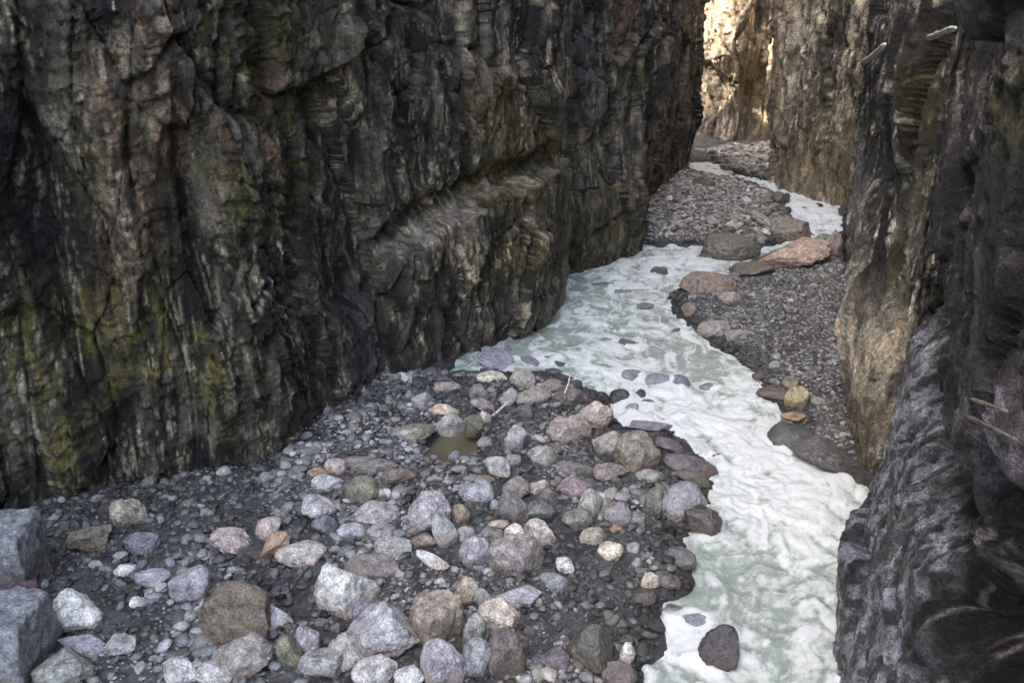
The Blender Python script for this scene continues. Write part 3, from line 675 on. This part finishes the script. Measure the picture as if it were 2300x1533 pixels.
wU = U+.9*fbm(XX*.8, YY*.8, seed=50, o=3); wV = Vv+.45*fbm(XX*.9, YY*.9, seed=51, o=3)
n1 = ridge(wU*.55, wV*1.3, seed=52, o=4, gain=.6); n2 = fbm(wU*1.4, wV*3.4, seed=53, o=4, gain=.62); n3 = fbm(wU*.35, wV*.7, seed=54, o=2)
FO = []
def foam_spot(px, py, r, a): FO.append((G(px, py), r, a))
for t in [(1440,600,1.6,.35),(1570,590,1.4,.5),(1340,720,1.5,.1),(1250,790,1.2,.0),(1480,890,1.3,.7),(1620,960,1.4,.7),(1700,1060,1.5,.6),(1760,1200,1.4,.6),
          (1830,1130,.9,.3),(1590,1260,.8,-.75),(1600,1330,.6,-.5),(1650,840,1.0,-.55),(1560,800,1.0,-.35),(1300,665,1.2,-.7),(1270,760,1.1,-.6),(1080,820,.9,-1.2),(1700,1330,1.0,.4),(1820,1420,.9,.1),
          (1560,1480,.6,.7),(1700,1480,.7,-.3),(1780,560,2,.5),(1820,490,3,1),(1700,420,3,.9),(1590,375,3,.4),(1450,700,1.4,.1),(1860,1270,.6,-.2)]: foam_spot(*t)
fb = np.zeros(XX.shape)
for c, r, a in FO: fb += a*np.exp(-((XX-c[0])**2+(YY-c[1])**2)/(r*r))
foam = sst(-.7, .75, .75*n2+.35*(n1-.5)+.5*fbm(XX*2.2, YY*2.2, seed=59, o=5, gain=.75)-.04+fb*.55+.4*n3-.04)
wake = np.zeros(XX.shape)
for (bx, by, br), row in zip(occ, B):
    if row[7] and river_sd(np.array([bx]), np.array([by]))[0] < .25:
        q_ = np.hypot(XX-bx, YY-by)-br*.85; up = (YY > by-.1)
        wake += np.where(up, .9, .55)*np.exp(-(q_/.16)**2)*(.6+.8*perlin(XX*3, YY*3, seed=64))
foam = np.clip(foam+.6*wake+.35*np.exp(-((sd+.12)/.12)**2)*sst(-.1, .4, perlin(XX*1.6, YY*1.6, seed=65)), 0, 1)
turb = np.clip(.55+fb*.5, .12, 1.3)
WZ = .07*wake+.03*turb*fbm(wU*1.6, wV*2.6, seed=66, o=5, gain=.7)+.02*turb*(n1-.4)+.03*turb*fbm(XX*1.8, YY*1.8, seed=56, o=5, gain=.7)+.028*turb*n2+.10*n3+.10*turb*fbm(wU*.9, wV*1.6, seed=58, o=2)+.010*turb*fbm(wU*3, wV*6, seed=57, o=3, gain=.6)
WZ = np.where(sd > 0, WZ*np.clip(1-sd*2, 0, 1), WZ)
keep = (sd < .55)
vid = -np.ones(XX.size, int); Fq = grid_faces(*XX.shape); kq = keep.ravel()[Fq].all(1); Fq = Fq[kq]; used = np.unique(Fq); vid[used] = np.arange(len(used)); Fq = vid[Fq]
mw = bpy.data.materials.new('glacial_water'); mw.use_nodes = True; nt = mw.node_tree; n = nt.nodes; l = nt.links; b = n['Principled BSDF']
at = n.new('ShaderNodeAttribute'); at.attribute_name = 'foam'; tc = n.new('ShaderNodeTexCoord')
q = n.new('ShaderNodeTexNoise'); q.inputs['Scale'].default_value = 6; q.inputs['Detail'].default_value = 8; q.inputs['Roughness'].default_value = .72; q.inputs['Distortion'].default_value = 0; af = n.new('ShaderNodeAttribute'); af.attribute_name = 'flow'; l.new(af.outputs['Vector'], q.inputs['Vector'])
q2 = n.new('ShaderNodeTexNoise'); q2.inputs['Scale'].default_value = 11; q2.inputs['Detail'].default_value = 9; q2.inputs['Roughness'].default_value = .82; l.new(tc.outputs['Object'], q2.inputs['Vector'])
qa = n.new('ShaderNodeMath'); qa.operation = 'ADD'; l.new(q.outputs['Fac'], qa.inputs[0]); l.new(q2.outputs['Fac'], qa.inputs[1])
qh = n.new('ShaderNodeMath'); qh.operation = 'MULTIPLY'; qh.inputs[1].default_value = .5; l.new(qa.outputs[0], qh.inputs[0])
ma = n.new('ShaderNodeMath'); ma.operation = 'MULTIPLY_ADD'; ma.inputs[1].default_value = 2.4; l.new(qh.outputs[0], ma.inputs[0])
m2 = n.new('ShaderNodeMath'); m2.operation = 'SUBTRACT'; m2.inputs[1].default_value = 1.2; l.new(at.outputs['Fac'], m2.inputs[0]); l.new(m2.outputs[0], ma.inputs[2])
cl = n.new('ShaderNodeClamp'); l.new(ma.outputs[0], cl.inputs[0])
rp = n.new('ShaderNodeValToRGB'); e = rp.color_ramp.elements; e[0].position = 0; e[0].color = (.27, .32, .275, 1); e[1].position = .8; e[1].color = (.68, .70, .665, 1)
k = e.new(.3); k.color = (.42, .46, .40, 1); k = e.new(.55); k.color = (.56, .59, .535, 1)
l.new(cl.outputs[0], rp.inputs[0]); l.new(rp.outputs[0], b.inputs['Base Color'])
rr = n.new('ShaderNodeMapRange'); rr.inputs[3].default_value = .12; rr.inputs[4].default_value = .65; l.new(cl.outputs[0], rr.inputs[0]); l.new(rr.outputs[0], b.inputs['Roughness'])
bp = n.new('ShaderNodeBump'); bp.inputs['Strength'].default_value = .7; bp.inputs['Distance'].default_value = .035; l.new(qh.outputs[0], bp.inputs['Height']); l.new(bp.outputs[0], b.inputs['Normal'])
b.inputs['IOR'].default_value = 1.33
P = np.stack([XX, YY, WZ], -1).reshape(-1, 3)[used]
rme = mesh_np('river', P, Fq, mw, None, {'foam': foam.ravel()[used]})
fa = rme.attributes.new('flow', 'FLOAT_VECTOR', 'POINT')
fa.data.foreach_set('vector', np.stack([wU*.38, wV*1.5, 0*wU], -1).reshape(-1, 3)[used].astype(np.float32).ravel())
obj('river', rme)['kind'] = 'structure'
# still pools on the bar
mp = bpy.data.materials.new('silty_pool_water'); mp.use_nodes = True; b = mp.node_tree.nodes['Principled BSDF']
b.inputs['Base Color'].default_value = (.12, .105, .06, 1); b.inputs['Roughness'].default_value = .06; b.inputs['IOR'].default_value = 1.33
for i, (p, a_, b_) in enumerate(POOLW):
    th = np.linspace(0, 2*np.pi, 40, endpoint=False); V = [(p[0], p[1], POOL_Z)]+[(p[0]+1.35*a_*math.cos(t), p[1]+1.35*b_*math.sin(t), POOL_Z) for t in th]
    Fp = [(0, k+1, (k+1) % 40+1) for k in range(40)]
    obj('pool_water', mesh_np('pool_water', np.array(V), np.array(Fp), mp))['kind'] = 'structure'

# ------------------------------------------------------------------ driftwood
def stick(name, p0, p1, r, c, lab, knots=2, seed=0):
    rr = np.random.default_rng(seed); p0 = np.array(p0); p1 = np.array(p1); d = p1-p0; Ln = np.linalg.norm(d); d /= Ln
    a = np.cross(d, [0, 0, 1.]); a /= np.linalg.norm(a); b = np.cross(d, a); n = 24; k = 12; V = []
    for i in range(n+1):
        t = i/n; cc = p0+d*Ln*t+(a*math.sin(t*5+seed)+b*math.cos(t*4))*r*.35
        ra = r*(1-.35*t)*(1+.10*rr.normal())*(1 if 0 < i < n else .55)
        for j in range(k):
            th = 2*math.pi*j/k; q = ra*(1+.12*math.sin(3*th+seed)); V.append(cc+(a*math.cos(th)+b*math.sin(th))*q)
    F = [(i*k+j, i*k+(j+1) % k, (i+1)*k+(j+1) % k, (i+1)*k+j) for i in range(n) for j in range(k)]
    nb = len(V); V.append(p0); V.append(p1)
    F3 = F+[(nb, (j+1) % k, j, j) for j in range(k)]+[(nb+1, n*k+j, n*k+(j+1) % k, n*k+(j+1) % k) for j in range(k)]
    me = bpy.data.meshes.new(name); me.from_pydata([tuple(v) for v in V], [], [f[:3] if f[2] == f[3] else f for f in F3]); me.materials.append(M_WOOD)
    for p in me.polygons: p.use_smooth = True
    o = obj(name, me); o.color = (*c, 1); tag(o, lab, 'driftwood'); return o
def P3(px, py, Y):
    d = ray(px, py); t = Y/d[1]; return (d[0]*t, Y, CAM_H+d[2]*t)
stick('driftwood_log', P3(-60,1336,9.05), P3(88,1322,9.3), .10, (.10,.065,.07), "dark brown log stuck between the two slabs at the left edge", seed=1)
stick('driftwood_log', surf(Mc,1942,137,-.25), surf(Mc,1990,103,.1), .07, (.62,.52,.42), "short pale log jammed against the right cliff high up", seed=2)
stick('driftwood_branch', surf(N,2085,82,-.05), surf(N,2150,66,0), .03, (.5,.5,.42), "thin pale twig on a mossy shelf high on the right cliff", seed=3)
stick('driftwood_branch', surf(N,2170,932,.02), surf(N,2285,990,-.3), .02, (.17,.155,.14), "long grey branch sticking out of the shadowed right cliff", seed=4)
stick('driftwood_branch', surf(N,2180,893,.02), surf(N,2262,925,-.25), .016, (.17,.155,.14), "short grey branch above the long one on the shadowed right cliff", seed=5)
def gs(px, py, dz): g = G(px, py, .3); return (g[0], g[1], float(ground_z(np.array([g[0]]), np.array([g[1]]))[0])+dz)
stick('driftwood_branch', gs(1268,903,.32), gs(1281,884,.55), .02, (.7,.66,.58), "bleached stick propped on the dark broken boulder", seed=6)
stick('driftwood_branch', gs(1105,948,.12), gs(1150,920,.2), .025, (.6,.57,.52), "bleached stick lying above the pinkish egg-shaped stone", seed=7)
stick('driftwood_branch', gs(870,1100,.1), gs(965,1068,.16), .025, (.10,.08,.07), "thin dark branch lying across the middle of the bar", seed=8)

# ------------------------------------------------------------------ scattered cobbles (individuals) and gravel (one mass)
NEARBAR = np.array([G(*p) for p in [(-200,1150),(120,1125),(300,1090),(500,1055),(640,1010),(760,935),(880,840),(1010,840),(1150,842),(1262,855),(1360,895),(1372,935),(1400,962),(1500,970),(1560,1030),(1600,1085),(1585,1120),(1610,1170),(1530,1215),(1550,1320),(1500,1360),(1480,1450),(1440,1533),(1380,1700),(-100,1700)]])
RBANK = np.array([G(*p) for p in [(1700,600),(1880,600),(1912,690),(1930,800),(1920,1060),(1860,1050),(1735,990),(1760,930),(1700,880),(1590,755),(1510,700),(1505,665),(1560,635)]])
ISLE = np.array([G(*p) for p in [(1440,548),(1452,475),(1530,400),(1610,395),(1700,418),(1755,445),(1770,485),(1830,535),(1745,548),(1580,550)]])
FARB = np.array([G(*p) for p in [(1560,345),(1740,333),(1735,410),(1690,398),(1620,376),(1600,358)]])
def scatter(P, n, rg):
    lo = P.min(0); hi = P.max(0); out = []
    while sum(len(o) for o in out) < n:
        q = rg.uniform(lo, hi, (n*3, 2)); out.append(q[inside(q[:, 0], q[:, 1], P)])
    return np.concatenate(out)[:n]
PAL0 = [((.33,.31,.33),'grey'),((.40,.39,.41),'pale grey'),((.31,.29,.36),'lilac'),((.26,.22,.19),'brown'),((.17,.17,.19),'dark grey'),((.42,.34,.27),'tan'),((.54,.52,.50),'whitish'),((.22,.21,.16),'olive')]
PAL = [((sum(c)/3*.5+c[0]*.5)*1.0, (sum(c)/3*.5+c[1]*.5), (sum(c)/3*.5+c[2]*.5)*.92) for c, _ in PAL0]; PAL = list(zip(PAL, [p[1] for p in PAL0]))
protos = []
for k in range(14):
    V, F = rock_shape(900+k, 4, rng.uniform(.2, .8)); V = V*np.array([1, rng.uniform(.65, .95), rng.uniform(.45, .75)])/2
    protos.append(mesh_np('cobble', V, F, M_ROCK))
import re
ANCH = []
for k_, row in enumerate(B):
    sh = re.split(r" (?:left of|right of|beside|below|behind|above|next|at the|on the|in the|near|with|cut|standing|leaning|just|against|by the|close|under|between|lying|tilted|sloping|uppermost|second|third|lowest|of the|of three|of four|sticking|wedged|awash|pointing|in mid|across)", row[8])[0].split(',')[0]
    sh2 = ' '.join(row[8].replace(',', '').split()[:9])
    ANCH.append((occ[k_][0], occ[k_][1], sh if len(sh.split()) > 2 else sh2))
USED = {}
def cobble_label(x, y, s, cn, zn):
    sz = 'small' if s < .2 else ('middling' if s < .28 else 'large')
    order = sorted(ANCH, key=lambda a: (a[0]-x)**2+(a[1]-y)**2)[:4]
    for ax, ay, nm in order:
        dx, dy = x-ax, y-ay
        rel = ('right of' if dx > 0 else 'left of') if abs(dx) > abs(dy) else ('behind' if dy > 0 else 'in front of')
        lab = f"{cn} {sz} cobble {rel} the {nm}"
        lab = ' '.join(lab.split()[:16])
        if lab not in USED: USED[lab] = 1; return lab
    return f"{cn} {sz} cobble among finer stones of the {zn} {rel} the {nm}"
cnt = 0; target = 300-len(B)-2
zones = [(NEARBAR, 92, (.16, .40), 'near gravel bar'), (RBANK, 20, (.18, .36), 'right gravel bank'), (ISLE, 26, (.25, .55), 'upper gravel island')]
tot = sum(z[1] for z in zones)
for P, num, (s0, s1), zn in zones:
    num = int(num*target/tot); got = 0; tries = 0
    while got < num and tries < 40:
        tries += 1
        for x, y in scatter(P, 200, rng):
            if got >= num: break
            s = s0+(s1-s0)*rng.random()**2
            if any(math.hypot(x-a, y-b) < (r+s/2)*.8 for a, b, r in occ): continue
            if y < 6 or river_sd(np.array([x]), np.array([y]))[0] < .1: continue
            ci = rng.choice(8, p=[.22,.16,.16,.14,.12,.09,.05,.06]); c, cn = PAL[ci]
            o = obj('cobble', protos[rng.integers(14)]); o.location = (x, y, float(ground_z(np.array([x]), np.array([y]))[0])+s*.12)
            wf = 1-.65*(1-float(sst(.05, .8, river_sd(np.array([x]), np.array([y]))[0]))); c = tuple(v*wf*1.08 for v in c)
            o.rotation_euler = (rng.uniform(-.3, .3), rng.uniform(-.3, .3), rng.uniform(0, 6.28)); o.scale = (s, s, s); o.color = (*c, 1)
            tag(o, cobble_label(x, y, s, cn, zn), 'cobble', f"cobbles on the {zn}"); occ.append((x, y, s/2)); got += 1
def gravel(name, specs, seed):
    rg = np.random.default_rng(seed); Vs = []; Fs = []; Cs = []; n0 = 0
    shp = [rock_shape(1000+k, 2, rg.uniform(.2, 1), 1.3) for k in range(12)]
    pal = np.array([p[0] for p in PAL])
    for P, num, s0, s1, pw in specs:
        q = scatter(P, num, rg); sdq = river_sd(q[:, 0], q[:, 1]); q = q[sdq > -.12]; sdq = sdq[sdq > -.12]
        z = ground_z(q[:, 0], q[:, 1], sdq); S = s0+(s1-s0)*rg.random(len(q))**pw
        S = S*(.75+.5*sst(-.3, .4, fbm(q[:, 0]*.9, q[:, 1]*.9, seed=99, o=3)))
        ok = np.ones(len(q), bool)
        for p, a_, b_ in POOLW[:1]: ok &= np.hypot((q[:, 0]-p[0])/a_, (q[:, 1]-p[1])/b_) > .95
        q, z, S, sdq = q[ok], z[ok], S[ok], sdq[ok]; N_ = len(q)
        ci = rg.choice(8, N_, p=[.22,.14,.12,.14,.16,.08,.09,.05]); cc = pal[ci]*rg.uniform(.25, 1.15, N_)[:, None]
        cc *= (1-.72*(1-sst(.05, .75, sdq)))[:, None]
        if P is RBANK: cc *= .8
        if P is ISLE or P is FARB: cc *= np.array([1.3, 1.2, 1.08])
        if P is NEARBAR:                                  # silty damp patches hold darker, finer grit
            c1 = G(330, 1195); c2 = G(1330, 1370)
            wp = np.clip(1-sst(-.25, .2, fbm(q[:, 0]*.45, q[:, 1]*.45, seed=130, o=4))+np.exp(-((q[:, 0]-c1[0])**2+(q[:, 1]-c1[1])**2)/3.5)+np.exp(-((q[:, 0]-c2[0])**2+(q[:, 1]-c2[1])**2)/1.2), 0, 1)
            cc *= (1-.58*wp)[:, None]; S = S*(1-.35*wp)
        sh = rg.integers(12, size=N_)
        for k in range(12):
            m = sh == k; nk = m.sum()
            if not nk: continue
            V, F = shp[k]; V = V*np.array([1, .8, .55])/2; th = rg.uniform(0, 6.28, nk); tl = rg.uniform(-.4, .4, nk)
            c_, s_ = np.cos(th), np.sin(th); x = V[:, 0][None]+0*th[:, None]; y = V[:, 1][None]; zz = V[:, 2][None]+x*np.sin(tl)[:, None]
            X = (x*c_[:, None]-y*s_[:, None])*S[m][:, None]+q[m, 0][:, None]; Y = (x*s_[:, None]+y*c_[:, None])*S[m][:, None]+q[m, 1][:, None]
            Z = zz*S[m][:, None]+(z[m]+S[m]*.10)[:, None]
            Vs.append(np.stack([X, Y, Z], -1).reshape(-1, 3)); Fs.append((F[None]+(n0+np.arange(nk)*len(V))[:, None, None]).reshape(-1, 3)); n0 += nk*len(V)
            Cs.append(np.repeat(cc[m], len(V), 0))
    o = obj(name, mesh_np(name, np.concatenate(Vs), np.concatenate(Fs), M_GRAV, np.concatenate(Cs), smooth=False))
    return o
g1 = gravel('gravel', [(NEARBAR, 19000, .035, .12, 2.0), (NEARBAR, 5200, .09, .27, 1.6), (RBANK, 15000, .03, .14, 2.2), (ISLE, 6500, .09, .32, 2.5), (FARB, 1500, .15, .45, 2)], 5)
tag(g1, "loose grey, brown and lilac gravel covering the bars between the boulders", 'gravel', None, 'stuff')
